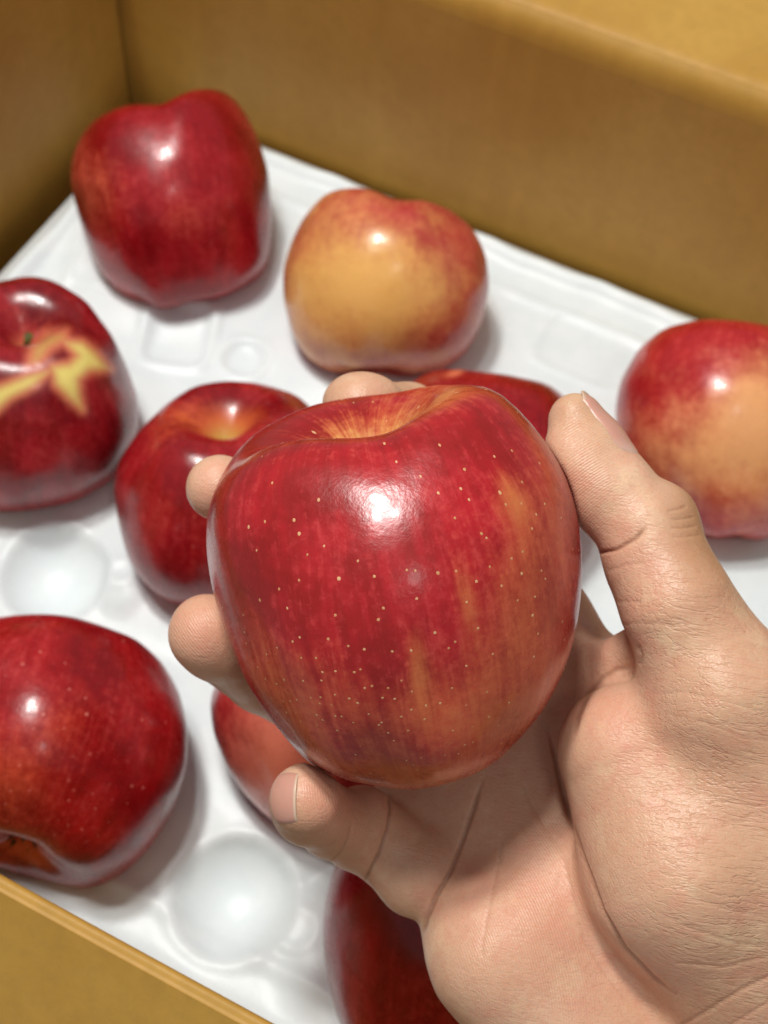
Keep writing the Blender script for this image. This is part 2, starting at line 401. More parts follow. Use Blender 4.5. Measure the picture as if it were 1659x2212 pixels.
def build_apple(name, C, R, axis, pr, mat, label, tint_fn, yel_fn=None, nph=110, nth=150, fit=None, group='apples lying in the cups of the tray', spin=0.):
    """C world cm, axis world"""
    B = basis(axis); PH, TH_ = apple_grid(nph, nth)
    ph, th = PH.ravel(), TH_.ravel()
    r = rad_base(ph, th, R, pr)
    D = np.stack([np.sin(ph) * np.cos(th + spin), np.sin(ph) * np.sin(th + spin), np.cos(ph)], 1)
    P = C + (D * r[:, None]) @ B
    P = P + ((vnoise(P, .35, pr.get('seed', 1), 2) * .28)[:, None]) * (D @ B) * sstep(0.1, .5, np.sin(ph))[:, None]
    if fit is not None:
        Cc = w2cam(C[None])[0]; Pc0 = w2cam(P); tab = fit_table(Pc0, Cc, fit); P = cam2w(edgefit(Pc0, Cc, tab))
    u, v = proj(P)
    S = dict(P=P, u=u, v=v, ph=ph, th=th, D=D @ B)
    tint = tint_fn(S); yel, green = (yel_fn(S) if yel_fn else (.72 * np.exp(-(ph / .34) ** 2), .8 * np.exp(-(ph / .3) ** 2)))
    low = sstep(1.5, 2.5, ph)
    ob = make(name, P - C, grid_faces(nph, nth), mat, loc=C, attrs=dict(
        ring=('FLOAT_VECTOR', np.stack([np.cos(th), np.sin(th), ph], 1)), tint=('FLOAT', tint), yel=('FLOAT', yel), green=('FLOAT', green), low=('FLOAT', low)))
    meta(ob, label, 'apple', group)
    return ob, S
def spot(S, u, v, ru, rv=None, ang=0.):
    a = math.radians(ang); du, dv = S['u'] - u, S['v'] - v
    x, y = du * math.cos(a) + dv * math.sin(a), -du * math.sin(a) + dv * math.cos(a)
    front = sstep(-.1, .15, -np.einsum('ij,ij->i', S['D'], (S['P'] - CAM) / np.linalg.norm(S['P'] - CAM, axis=1)[:, None]))
    return np.exp(-(x / ru) ** 2 - (y / (rv or ru)) ** 2) * front
def nz(S, sc=.35, seed=1): return vnoise(S['P'], sc, seed, 3)

crimson, deep = srgb(176, 24, 34), srgb(122, 8, 18)
MA = apple_mat('apple_skin_crimson', srgb(172, 20, 30), srgb(128, 6, 14), srgb(226, 120, 84), 1.3, streak=.4)
MB = apple_mat('apple_skin_golden', srgb(196, 74, 64), srgb(172, 48, 50), srgb(238, 180, 100), 2.9, streak=.22)
MC = apple_mat('apple_skin_scarred', srgb(168, 26, 36), srgb(112, 8, 18), srgb(222, 120, 90), 4.1, streak=.35)
MD = apple_mat('apple_skin_dark', srgb(168, 22, 30), srgb(124, 8, 16), srgb(224, 110, 60), 5.7, streak=.5)
ME = apple_mat('apple_skin_speckled', srgb(172, 16, 22), srgb(122, 6, 12), srgb(214, 96, 62), 7.7, streak=.2)
MF = apple_mat('apple_skin_coral', srgb(180, 34, 42), srgb(140, 12, 26), srgb(232, 128, 104), 8.3, streak=.3)
MH = apple_mat('apple_skin_peach', srgb(196, 48, 46), srgb(162, 24, 30), srgb(242, 174, 116), 9.3, streak=.22)
MX = apple_mat('apple_skin_held', srgb(184, 28, 38), srgb(140, 24, 22), srgb(204, 112, 64), 11.9, streak=.62, ystreak=.75)

zup = np.array([0, 0, 1.])
def cax(x, y, z): return M @ np.array([x, y, z], float)     # axis from camera directions
build_apple('apple', APC['A'], 4.25, cax(-.12, -1, -.12), dict(tall=.05, taper=.55, lp=.5, tilt=.3, tp=2.4, seed=2, cw=.33), MA,
            'glossy dark red apple in the back corner of the box', lambda S: .0 + .42 * spot(S, 205, 390, 75, 130) + .25 * spot(S, 400, 480, 60, 80) + .2 * nz(S), fit=OUT['A'])
build_apple('apple', APC['B'], 4.35, cax(.1, -1, -.05), dict(tall=-.03, taper=.35, seed=3, tilt=.15, cw=.35, cav=2.2), MB,
            'golden orange apple with a red right shoulder near the back wall', lambda S: .16 + .72 * spot(S, 715, 640, 180, 210, 0) + .42 * spot(S, 880, 640, 130, 130) + .5 * nz(S, .8), fit=OUT['B'])
def yelC(S):
    u, v = S['u'], S['v']
    def poly(pts, soft=9.):
        # signed distance to a polygon in view pixels
        d = np.full(len(u), 1e9); ins = np.zeros(len(u), bool); n = len(pts)
        for i in range(n):
            ax_, ay_ = pts[i]; bx_, by_ = pts[(i + 1) % n]
            ex, ey = bx_ - ax_, by_ - ay_; t_ = np.clip(((u - ax_) * ex + (v - ay_) * ey) / (ex * ex + ey * ey), 0, 1)
            d = np.minimum(d, np.hypot(u - ax_ - t_ * ex, v - ay_ - t_ * ey))
            cnd = (ay_ > v) != (by_ > v)
            xi = ax_ + (v - ay_) / (by_ - ay_ + 1e-9) * ex
            ins ^= cnd & (u < xi)
        return 1 / (1 + np.exp(-np.where(ins, d, -d) / soft))
    front = sstep(0, .2, -np.einsum('ij,ij->i', S['D'], (S['P'] - CAM) / np.linalg.norm(S['P'] - CAM, axis=1)[:, None]))
    m1 = poly([(140, 738), (178, 740), (205, 760), (238, 798), (192, 800), (170, 820), (172, 850), (178, 886), (150, 862), (120, 830), (112, 792), (150, 786), (168, 768)], 13)
    m2 = poly([(-60, 850), (0, 835), (60, 812), (110, 800), (70, 835), (20, 862), (-20, 900), (-70, 930)], 13)
    m3 = .72 * poly([(58, 792), (66, 748), (100, 716), (142, 714), (150, 735), (112, 756), (88, 790)], 16)
    yel = np.maximum.reduce([m1, m2, m3]) * front
    return np.maximum(yel, .55 * np.exp(-(S['ph'] / .2) ** 2)), np.maximum(.9 * np.exp(-(S['ph'] / .2) ** 2), m3 * .9)
aC, sC = build_apple('apple', APC['C'], 4.45, cax(.12, -.68, -.69), dict(tall=0., taper=.3, seed=5, cw=.33, cav=2.3, sp=2.), MC,
            'dark red apple with jagged yellow scars round its stem hollow, at the left edge', lambda S: .02 + .35 * spot(S, 90, 680, 80, 60) + .25 * nz(S), yelC, nph=200, nth=280, fit=OUT['C'])
aD, sD = build_apple('apple', APC['D'], 4.25, cax(.06, -.82, -.58), dict(tall=-.04, taper=.3, seed=6, cw=.36, cav=2.2), MD,
            'dark red apple with a greenish hollow, half hidden behind the middle fingertip', lambda S: .05 + .45 * spot(S, 400, 900, 90, 40, -30) + .35 * spot(S, 560, 900, 50, 40) + .3 * nz(S), fit=OUT['D'])
aE, sE = build_apple('apple', APC['E'], 4.45, cax(.15, -.85, .52), dict(tall=-.02, taper=.3, seed=7, cw=.36, lobes=.08), ME,
            'large speckled red apple at the left edge showing its dark blossom end', lambda S: .05 + .5 * spot(S, 10, 1690, 110, 130) + .2 * spot(S, 150, 1560, 90) + .3 * nz(S) + 1.1 * spot(S, 60, 1850, 70, 45), fit=OUT['E'])
build_apple('apple', APC['F'], 4.3, cax(-.3, -1, .1), dict(tall=0, taper=.35, seed=8), MF,
            'coral red apple partly covered by the ring and little fingers', lambda S: .2 + .8 * spot(S, 610, 1650, 125, 160) + .2 * nz(S), fit=OUT['F'])
build_apple('apple', APC['G'], 4.3, cax(.15, -1, .1), dict(tall=0.08, taper=.35, seed=9), MA,
            'deep red apple under the heel of the palm at the bottom edge', lambda S: .06 + .2 * nz(S), fit=OUT['G'])
build_apple('apple', APC['H'], 4.35, cax(.1, -1, -.05), dict(tall=0., taper=.3, seed=10, cw=.25, cav=1.6), MH,
            'red and peach yellow apple beyond the thumb at the right edge', lambda S: .08 + .62 * spot(S, 1520, 980, 190, 140) + .8 * spot(S, 1650, 900, 80, 150) + .5 * nz(S, .7), fit=OUT['H'])
build_apple('apple', APC['I'], 4.3, cax(.1, -.8, .25), dict(tall=0., taper=.3, seed=12, cw=.3), MA,
            'dark red apple mostly hidden behind the top of the held apple', lambda S: .03 + .9 * spot(S, 985, 805, 25, 8, -20) + .2 * nz(S), fit=OUT['I'])

# stem stub deep in the scarred apple and the blossom end of the speckled one
def tube(pts, rad, n=10):
    pts = [np.array(p, float) for p in pts]; vs = []; m = len(pts)
    for i, p in enumerate(pts):
        d = pts[min(i + 1, m - 1)] - pts[max(i - 1, 0)]; B = basis(d)
        for j in range(n):
            a = 2 * math.pi * j / n; vs.append(p + rad[i] * (math.cos(a) * B[0] + math.sin(a) * B[1]))
    fs = [(i * n + j, i * n + (j + 1) % n, (i + 1) * n + (j + 1) % n, (i + 1) * n + j) for i in range(m - 1) for j in range(n)]
    fs += [tuple(reversed(range(n))), tuple((m - 1) * n + j for j in range(n))]
    return vs, fs
t = NT('green_stem'); t.P(Base_Color=t.mix(t.ramp(t.noise(t.obj(), 600), .4, .6), srgb(110, 125, 50), srgb(86, 74, 40)), Roughness=.7); M_stem = t.m
axC = cax(.12, -.68, -.69); axC /= np.linalg.norm(axC)
vs, fs = tube([axC * 1.7, axC * 2.1 + cax(.03, 0, 0), axC * 2.6 + cax(.08, .02, 0), axC * 3.0 + cax(.16, .05, 0)], [.18, .14, .13, .17]); make('stem', vs, fs, M_stem, aC)
t = NT('dry_calyx'); t.P(Base_Color=t.mix(t.ramp(t.noise(t.obj(), 900), .4, .6), srgb(70, 72, 36), srgb(24, 22, 14)), Roughness=.85); M_cal = t.m
axE = -cax(.15, -.85, .52); axE /= np.linalg.norm(axE); BE = basis(axE)
for j in range(5):
    a = 2 * math.pi * j / 5 + .3; dr = BE[0] * math.cos(a) + BE[1] * math.sin(a)
    sd = np.cross(axE, dr)
    b0 = axE * 2.85; ps = [b0 + dr * .12 - sd * .14, b0 + dr * .12 + sd * .14, b0 + dr * .38 + axE * .22 + sd * .08, b0 + dr * .52 + axE * .5, b0 + dr * .38 + axE * .22 - sd * .08]
    ps2 = [p + axE * .06 for p in ps]
    make('sepal', ps + ps2, [(4, 3, 2, 1, 0), (5, 6, 7, 8, 9)] + [(k, (k + 1) % 5, 5 + (k + 1) % 5, 5 + k) for k in range(5)], M_cal, aE)

# ------------------------------------------------------------------ the held apple
HCc = V(850, 1270, 33.7)                                   # centre, camera space
HAX = np.array([-.19, -1, -.19]); HAX /= np.linalg.norm(HAX)
FIT = [(547,937),(609,900),(654,880),(699,866),(777,855),(851,847),(890,835),(924,826),(974,823),(1019,826),(1059,841),(1104,869),(1143,906),(1171,939),(1199,982),(1227,1032),(1247,1094),(1257,1162),(1260,1235),(1254,1302),(1241,1381),(1222,1443),(1188,1516),(1137,1583),(1076,1645),(1019,1679),(946,1701),(879,1706),(823,1698),(749,1688),(699,1668),(648,1637),(609,1589),(570,1538),(536,1482),(508,1420),(485,1364),(463,1302),(449,1246),(441,1184),(442,1128),(451,1083),(468,1043),(491,1004),(516,970)]
_B = basis(M @ HAX); _rt = M @ np.array([1., .0, 0.])
HPR = dict(tall=0.0, taper=.25, bl=.10, seed=21, cw=.46, cav=2.3, tilt=.42, tp=math.atan2(_B[1] @ _rt, _B[0] @ _rt), lobes=.03)
def tintX(S):
    t_ = .04 + .55 * spot(S, 1150, 1250, 100, 330, 8) + .30 * spot(S, 1020, 1560, 230, 150) + .5 * spot(S, 905, 1440, 22, 95, -5) + .38 * spot(S, 1005, 1290, 22, 85, -12)
    t_ += .5 * spot(S, 1105, 1075, 30, 60, -25) + .95 * spot(S, 525, 965, 70, 32, -38) + .7 * spot(S, 650, 905, 130, 32, -20) + .4 * spot(S, 880, 870, 120, 40, -10) + .45 * spot(S, 950, 1695, 200, 40)
    t_ += .40 * spot(S, 640, 1570, 330, 150) + .14 * spot(S, 560, 1400, 90, 200, -25) + .35 * spot(S, 930, 850, 90, 30, -10)
    t_ += .35 * np.exp(-(S['ph'] / .62) ** 2) + .25 * nz(S, .5, 5)
    return t_
def yelX(S):
    y = .85 * np.exp(-(S['ph'] / .38) ** 2); return y, .25 * np.exp(-(S['ph'] / .12) ** 2)
hc_w = cam2w(HCc)
held, sX = build_apple('apple', hc_w, 4.42, M @ HAX, HPR, MX, 'large freckled red apple held up in the hand above the box', tintX, yelX, nph=260, nth=340, fit=FIT, group=None)

def freckles(parent, C, S, nth, pts, extra, rnd_r, mat, seed, gap, keepout=None):
    """pale pores as one mesh of tiny domed specks lying on the skin; pts = (u, v, size) as seen, the rest scattered"""
    rg = np.random.RandomState(seed); P, D = S['P'], S['D']; vd = (P - CAM) / np.linalg.norm(P - CAM, axis=1)[:, None]
    fr = -np.einsum('ij,ij->i', D, vd) > .05; fi_ = np.where(fr)[0]; ch = []; rs = []
    for u, v, r in pts:
        k = fi_[np.argmin((S['u'][fi_] - u) ** 2 + (S['v'][fi_] - v) ** 2)]; ch.append(k); rs.append(r)
    w_ = np.sin(S['ph']) * (.35 + sstep(1.2, 2.4, S['ph']) * 1.3); w_[S['ph'] < .35] = 0; w_ = w_ / w_.sum(); cand = rg.choice(len(P), extra * 12, p=w_); n0 = len(ch)
    box_pts = np.array([p[:2] for p in pts]) if len(pts) else None
    for k in cand:
        if len(ch) - n0 >= extra: break
        if keepout is not None and fr[k] and keepout(S['u'][k], S['v'][k]): continue
        g = gap * (1.25 - .55 * sstep(1.2, 2.5, S['ph'][k]))
        if ch and np.min(np.linalg.norm(P[ch] - P[k], axis=1)) < g: continue
        ch.append(k); rs.append(rnd_r * rg.uniform(.5, 1.15) * (1.1 - .35 * sstep(1.4, 2.5, S['ph'][k])))
    vs, fs = [], []
    for k, r in zip(ch, rs):
        i, j = divmod(k, nth); i2 = min(i + 1, len(P) // nth - 1); i1 = max(i - 1, 0)
        tm = P[i2 * nth + j] - P[i1 * nth + j]; tt_ = P[i * nth + (j + 1) % nth] - P[i * nth + (j - 1) % nth]
        tm /= np.linalg.norm(tm) + 1e-9; n = np.cross(tt_, tm); n /= np.linalg.norm(n) + 1e-9
        if n @ D[k] < 0: n = -n
        tt_ = np.cross(n, tm); el = 1 + 1.3 * math.exp(-(S['ph'][k] / .75) ** 2); b = len(vs)
        off = rg.uniform(-.5, .5, 2) * .02
        c0 = P[k] + tm * off[0] + tt_ * off[1]
        vs.append(c0 + n * .008)
        for q in range(8):
            a = math.pi * q / 4; rr = r * rg.uniform(.8, 1.15); vs.append(c0 + tm * math.cos(a) * rr * el + tt_ * math.sin(a) * rr / el ** .3 - n * .002)
        fs += [(b, b + 1 + q, b + 1 + (q + 1) % 8) for q in range(8)]
    ob = make('freckles', np.array(vs) - C, fs, mat, parent); ob['kind'] = 'stuff'; return ob
def freckle_mat(name, c1, c2):
    t = NT(name); t.P(Base_Color=t.mix(t.ramp(t.noise(t.obj(), 260, 1), .4, .6), c1, c2), Roughness=.5); return t.m
_fl = [(610,400,2),(687,410,1.5),(770,392,1),(842,407,1),(932,458,1),(743,501,1),(540,555,2),(360,490,1),(548,365,1),(500,365,1),(268,655,2),(337,640,1.3),(443,635,2),(467,683,2.4),(160,812,1),(466,866,1.2),(390,896,1.4),(625,862,2.6),(750,846,1.2),(317,944,2),(420,967,1.2),(250,992,1),(172,970,1),(606,998,1.2),(787,970,1.4),(768,1015,1.8),(925,933,1.2),(912,824,1),(885,824,1),(998,840,2.4),(1063,828,1.2),(1145,867,1.7),(1205,813,1.2),(1160,683,1.8),(1240,527,2.4),(1083,515,1.4),(1105,432,1.8),(1218,382,1.2),(1287,365,1),(1388,412,1.2),(1322,487,1),(1325,570,1),(1410,575,1),(1380,605,1),(1360,663,1.1),(1328,755,1.3),(1287,780,1.3),(1317,840,1.8),(1398,828,1),(1247,888,1.4),(1413,862,1),(1370,925,1),(1303,948,1),(1365,995,1.7),(1108,948,1.3),(1065,620,1),(1005,528,1.2),(1113,555,1),(1260,578,1.2),(466,1080,1),(445,1098,1),(380,1122,1),(345,1150,1),(573,1087,1.4),(472,1165,1),(532,1165,1),(710,1125,1.4),(820,1140,1.1),(895,1128,1.3),(660,1120,.9),(987,1065,1.7),(1060,1103,1),(1035,1123,1),(1160,1050,1.2),(1205,1150,1.2),(1108,1192,1.1),(1380,1068,1),(1365,1155,1),(220,1083,1),(252,1060,1),(260,1108,1),(308,1197,1),(683,1220,1.1),(605,1212,1),(557,1218,.9),(555,1245,.9),(480,1248,1),(410,1245,1.6),(380,1260,1),(335,1245,1),(718,1280,1),(747,1272,1),(815,1275,1),(860,1250,1),(830,1320,1.2),(795,1318,1),(690,1333,1.1),(655,1318,1),(600,1300,.9),(547,1317,1),(515,1318,1),(550,1335,.9),(460,1325,1),(435,1332,1),(405,1330,1),(630,1383,1),(600,1388,.9),(560,1400,.9),(530,1385,.8),(735,1377,.9),(785,1405,1),(775,1418,.9),(860,1388,1.2),(905,1290,1),(945,1400,1),(1015,1335,1),(1050,1275,1),(1185,1297,1),(955,1350,1),(880,1440,.9),(812,1447,1),(700,1205,.7),(1190,700,.8),(690,790,.6),(305,745,.6),(500,770,.6),(560,735,.6)]
_fl = [(384 + .5622 * a, 768 + .5622 * b, .024 + .0105 * c) for a, b, c in _fl]
freckles(held, hc_w, sX, 340, _fl, 480, .036, freckle_mat('pale_pore', srgb(202, 146, 98), srgb(216, 168, 122)), 5, .27,
         keepout=lambda u, v: v < 1500 and 470 < u < 1190 and v > 990)
freckles(aE, APC['E'], sE, 150, [], 260, .05, freckle_mat('rosy_pore', srgb(196, 92, 84), srgb(208, 110, 96)), 8, .42)
freckles(aD, APC['D'], sD, 150, [], 120, .045, freckle_mat('rosy_pore_dim', srgb(188, 70, 66), srgb(196, 84, 76)), 9, .6)

# radius of the held apple by direction, for seating the hand against it
_c = (sX['P'] - hc_w); _r = np.linalg.norm(_c, axis=1)
NP_, NT_ = 260, 340
RT = _r.reshape(NP_, NT_); RT = np.maximum(RT, np.where(np.linspace(0, math.pi, NP_)[:, None] < .5, 4.2, 0))
RT = np.maximum(RT, np.where(np.linspace(0, math.pi, NP_)[:, None] > 2.7, 3.9, 0))
BX = basis(M @ HAX) @ M                                    # local axes in camera space (rows)
def apple_sdf(P):
    d = (P - HCc) @ BX.T; r = np.linalg.norm(d, axis=1) + 1e-6
    ph = np.arccos(np.clip(d[:, 2] / r, -1, 1)); th = np.arctan2(d[:, 1], d[:, 0]) % (2 * math.pi)
    i = np.clip(ph / math.pi * (NP_ - 1), 0, NP_ - 1.001); j = th / (2 * math.pi) * NT_
    i0 = i.astype(int); j0 = j.astype(int) % NT_; fi, fj = i - i0, j - np.floor(j)
    R_ = (RT[i0, j0] * (1 - fj) + RT[i0, (j0 + 1) % NT_] * fj) * (1 - fi) + (RT[i0 + 1, j0] * (1 - fj) + RT[i0 + 1, (j0 + 1) % NT_] * fj) * fi
    return r - R_

# ------------------------------------------------------------------ the hand
exec_hand = True
STEP = .075
LO = np.array([-6.6, -5.2, 28.6]); HI = np.array([17.0, 21.0, 43.2])
GN = np.ceil((HI - LO) / STEP).astype(int)
def fresh(): return np.full(GN, 9.0, np.float32)
def box_ix(lo, hi):
    a = np.clip(((lo - LO) / STEP).astype(int), 0, GN - 1); b = np.clip(((hi - LO) / STEP).astype(int) + 2, 1, GN); return a, b
def sub_pts(a, b):
    g = np.meshgrid(*[LO[k] + STEP * np.arange(a[k], b[k]) for k in range(3)], indexing='ij'); return [x.astype(np.float32) for x in g]
def smin(a, b, k):
    h = np.maximum(k - np.abs(a - b), 0) / k; return np.minimum(a, b) - h * h * k * .25
def cone(F_, a, b, ra, rb, k=.3, flat=None):
    """rounded cone from a to b merged into the field; flat=(axis, factor) squashes it"""
    a, b = np.asarray(a, float), np.asarray(b, float); m_ = max(ra, rb) * (1.6 if flat else 1) + 1.2
    i0, i1 = box_ix(np.minimum(a, b) - m_, np.maximum(a, b) + m_)
    X_, Y_, Z_ = sub_pts(i0, i1); ba = b - a; L2 = ba @ ba
    px, py, pz = X_ - a[0], Y_ - a[1], Z_ - a[2]
    t_ = np.clip((px * ba[0] + py * ba[1] + pz * ba[2]) / L2, 0, 1)
    qx, qy, qz = px - t_ * ba[0], py - t_ * ba[1], pz - t_ * ba[2]
    if flat is not None:
        n, f = np.asarray(flat[0], float), flat[1]; n = n / np.linalg.norm(n)
        s_ = qx * n[0] + qy * n[1] + qz * n[2]; g = 1 / f - 1
        qx, qy, qz = qx + s_ * n[0] * g, qy + s_ * n[1] * g, qz + s_ * n[2] * g
    d = np.sqrt(qx * qx + qy * qy + qz * qz) - (ra + (rb - ra) * t_)
    sl = tuple(slice(i0[k_], i1[k_]) for k_ in range(3))
    F_[sl] = smin(F_[sl], d, k)
def ell(F_, c, r, axes=None, k=.3):
    c = np.asarray(c, float); r = np.asarray(r, float); m_ = r.max() + 1.2
    i0, i1 = box_ix(c - m_, c + m_); X_, Y_, Z_ = sub_pts(i0, i1)
    P = [X_ - c[0], Y_ - c[1], Z_ - c[2]]
    if axes is not None:
        A_ = np.asarray(axes, float); P = [P[0] * A_[j][0] + P[1] * A_[j][1] + P[2] * A_[j][2] for j in range(3)]
    k0 = np.sqrt(sum((P[j] / r[j]) ** 2 for j in range(3))); k1 = np.sqrt(sum((P[j] / r[j] ** 2) ** 2 for j in range(3))) + 1e-6
    d = k0 * (k0 - 1) / k1
    sl = tuple(slice(i0[k_], i1[k_]) for k_ in range(3)); F_[sl] = smin(F_[sl], d, k)
def chain(F_, pts, k=.25):
    for (a, ra), (b, rb) in zip(pts[:-1], pts[1:]): cone(F_, a, b, ra, rb, k)

H = fresh()
# palm: four metacarpal bodies running to the wrist and beyond, fused
palm = fresh()
wrist = V(1560, 2480, 36.2); elbow = V(2350, 3250, 40.5)
chain(palm, [(V(1180, 1335, 38.0), 1.25), (V(1300, 1560, 37.3), 1.3), (V(1420, 1850, 36.4), 1.35), (V(1640, 2350, 36.0), 1.6)], 1.2)
chain(palm, [(V(1070, 1520, 37.8), 1.15), (V(1290, 1900, 36.3), 1.3), (V(1540, 2400, 35.8), 1.7)], 1.2)
chain(palm, [(V(985, 1640, 37.3), 1.1), (V(1180, 1960, 35.7), 1.3), (V(1450, 2440, 35.4), 1.8)], 1.2)
cone(palm, V(1300, 1460, 36.9), V(1450, 1650, 35.6), .95, 1.2, .6)
cone(palm, V(860, 1745, 37.3), V(1010, 1760, 36.9), .85, 1.1, .5)
chain(palm, [(V(985, 1905, 36.4), 1.22), (V(1082, 2062, 35.2), 1.6), (V(1372, 2420, 34.9), 1.9)], 1.0)
cone(palm, wrist, elbow, 2.9, 3.6, 1.6, flat=((.2, .1, 1), .75))
cone(palm, V(1480, 2340, 35.6), wrist, 2.6, 2.8, 1.2, flat=((.2, .1, 1), .75))
# thumb: distal and proximal phalanx, then the thenar mound
thumb = fresh()
T0, T1, T2, T3 = V(1243, 908, 34.2), V(1392, 1145, 33.7), V(1462, 1305, 33.3), V(1560, 1500, 33.3)
chain(thumb, [(T0, .66), (V(1278, 975, 34.1), .80), (V(1325, 1060, 33.9), .95), (T1, 1.06), (V(1420, 1215, 33.6), 1.17), (T2, 1.26), (V(1510, 1400, 33.4), 1.42), (T3, 1.75)], .35)
ell(thumb, V(1258, 1035, 33.8), (.72, 1.3, .8), axes=[(.87, -.5, 0), (.5, .87, 0), (0, 0, 1)], k=.5)
ell(thumb, V(1452, 1110, 33.9), (.55, .75, .8), axes=[(.87, -.5, 0), (.5, .87, 0), (0, 0, 1)], k=.4)
thenar = fresh()
cone(thenar, V(1352, 1625, 34.3), V(1470, 1870, 33.9), 1.65, 2.3, .8)
cone(thenar, V(1480, 1870, 33.8), V(1640, 2190, 34.9), 2.25, 2.0, .8)
cone(thenar, T3, V(1700, 1850, 34.4), 1.75, 2.5, 1.0)
cone(thenar, V(1700, 1850, 34.4), V(1780, 2350, 36.3), 2.5, 2.3, 1.0)
H = smin(palm, smin(thumb, thenar, .45), .6)
del thumb, thenar, palm
def finger(pts, k=.22): 
    f = fresh(); chain(f, pts, k); return f
fi = finger([(V(1205, 1400, 38.0), 1.1), (V(1010, 1010, 40.6), .98), (V(880, 900, 39.2), .92), (V(775, 885, 37.0), .84)])
ell(fi, V(785, 870, 37.1), (1.04, .8, .8), k=.3)
H = smin(H, fi, .35); del fi
fm = finger([(V(1070, 1510, 38.0), 1.1), (V(760, 1190, 40.8), .98), (V(575, 1095, 38.6), .86), (V(474, 1054, 35.9), .85)])
H = smin(H, fm, .15); del fm
fr = finger([(V(985, 1640, 37.6), 1.08), (V(740, 1560, 39.4), .98), (V(565, 1462, 37.5), .93), (V(468, 1384, 35.6), .97), (V(448, 1368, 35.3), .98)])
H = smin(H, fr, .15); del fr
fp = finger([(V(985, 1900, 36.4), 1.2), (V(905, 1882, 36.2), 1.12), (V(830, 1822, 36.2), .98), (V(775, 1800, 35.8), .90), (V(716, 1776, 34.9), .84), (V(668, 1745, 33.8), .88), (V(661, 1728, 33.3), .87)])
ell(fp, V(785, 1762, 35.8), (.75, .75, .8), k=.4)
H = smin(H, fp, .2); del fp
cone(H, V(1392, 1395, 34.9), V(1320, 1455, 36.0), .62, .8, .6)
# flatten the flesh where it presses the apple
near = np.argwhere(np.abs(H) < 1.5)
Pn = LO + near * STEP
sd = apple_sdf(Pn); sel = near[sd < 1.2]; sdv = sd[sd < 1.2].astype(np.float32)
h0 = H[sel[:, 0], sel[:, 1], sel[:, 2]]; cut = -(sdv - .015); kk = .12
hh = np.maximum(kk - np.abs(h0 - cut), 0) / kk
H[sel[:, 0], sel[:, 1], sel[:, 2]] = np.maximum(h0, cut) + hh * hh * kk * .25

def surface_nets(F_):
    s = F_ < 0
    nx_, ny_, nz_ = F_.shape
    cnt = np.zeros((nx_ - 1, ny_ - 1, nz_ - 1), np.int8)
    for a in (0, 1):
        for b in (0, 1):
            for c in (0, 1): cnt += s[a:nx_ - 1 + a, b:ny_ - 1 + b, c:nz_ - 1 + c]
    act = (cnt > 0) & (cnt < 8); idx = np.argwhere(act)
    num = -np.ones(act.shape, np.int32); num[act] = np.arange(len(idx))
    pos = np.zeros((len(idx), 3)); n = np.zeros(len(idx))
    E_ = [((0,0,0),(1,0,0)),((0,1,0),(1,1,0)),((0,0,1),(1,0,1)),((0,1,1),(1,1,1)),((0,0,0),(0,1,0)),((1,0,0),(1,1,0)),((0,0,1),(0,1,1)),((1,0,1),(1,1,1)),((0,0,0),(0,0,1)),((1,0,0),(1,0,1)),((0,1,0),(0,1,1)),((1,1,0),(1,1,1))]
    for a, b in E_:
        a, b = np.array(a), np.array(b)
        fa = F_[tuple((idx + a).T)]; fb = F_[tuple((idx + b).T)]; c = (fa < 0) != (fb < 0)
        t_ = np.where(c, fa / np.where(c, fa - fb, 1), 0)
        pos += (a + t_[:, None] * (b - a)) * c[:, None]; n += c
    pos = idx + pos / n[:, None]
    quads = []
    for ax_ in range(3):
        o1, o2 = [k for k in range(3) if k != ax_]
        sa = [slice(0, m - 1) for m in F_.shape]; sb = list(sa); sb[ax_] = slice(1, F_.shape[ax_])
        sa[ax_] = slice(0, F_.shape[ax_] - 1)
        A_, B_ = s[tuple(sa)], s[tuple(sb)]
        e = np.argwhere(A_ != B_); e = e[(e[:, o1] > 0) & (e[:, o2] > 0)]
        q = []
        for d1_, d2_ in ((0, 0), (1, 0), (1, 1), (0, 1)):
            i = e.copy(); i[:, o1] -= d1_; i[:, o2] -= d2_; q.append(num[tuple(i.T)])
        q = np.stack(q, 1); fl = A_[tuple(e.T)]
        if ax_ == 1: fl = ~fl
        q[~fl] = q[~fl][:, ::-1]; quads.append(q[(q >= 0).all(1)])
    return pos, np.concatenate(quads)
pv, pq = surface_nets(H)
pv = LO + pv * STEP
def smooth_mesh(v, q, it):
    e = np.concatenate([q[:, [0, 1]], q[:, [1, 2]], q[:, [2, 3]], q[:, [3, 0]]]); n = len(v)
    deg = np.bincount(e[:, 0], minlength=n) + np.bincount(e[:, 1], minlength=n)
    for _ in range(it):
        s_ = np.stack([np.bincount(e[:, 0], v[e[:, 1], k], n) + np.bincount(e[:, 1], v[e[:, 0], k], n) for k in range(3)], 1)
        v = v * .4 + .6 * s_ / deg[:, None]
    return v
pv = smooth_mesh(pv, pq, 2)
def subdivide(v, q):
    e = np.sort(np.concatenate([q[:, [0, 1]], q[:, [1, 2]], q[:, [2, 3]], q[:, [3, 0]]]), 1)
    key = e[:, 0].astype(np.int64) * len(v) + e[:, 1]; uq, inv = np.unique(key, return_inverse=True)
    ea, eb = uq // len(v), uq % len(v); em = (v[ea] + v[eb]) / 2
    fm_ = v[q].mean(1); n = len(v); m = len(q); ei = inv.reshape(4, m) + n; fi_ = np.arange(m) + n + len(uq)
    out = np.concatenate([np.stack([q[:, k], ei[k], fi_, ei[k - 1]], 1) for k in range(4)])
    return np.concatenate([v, em, fm_]), out
pv, pq = subdivide(pv, pq)
pv = smooth_mesh(pv, pq, 2)
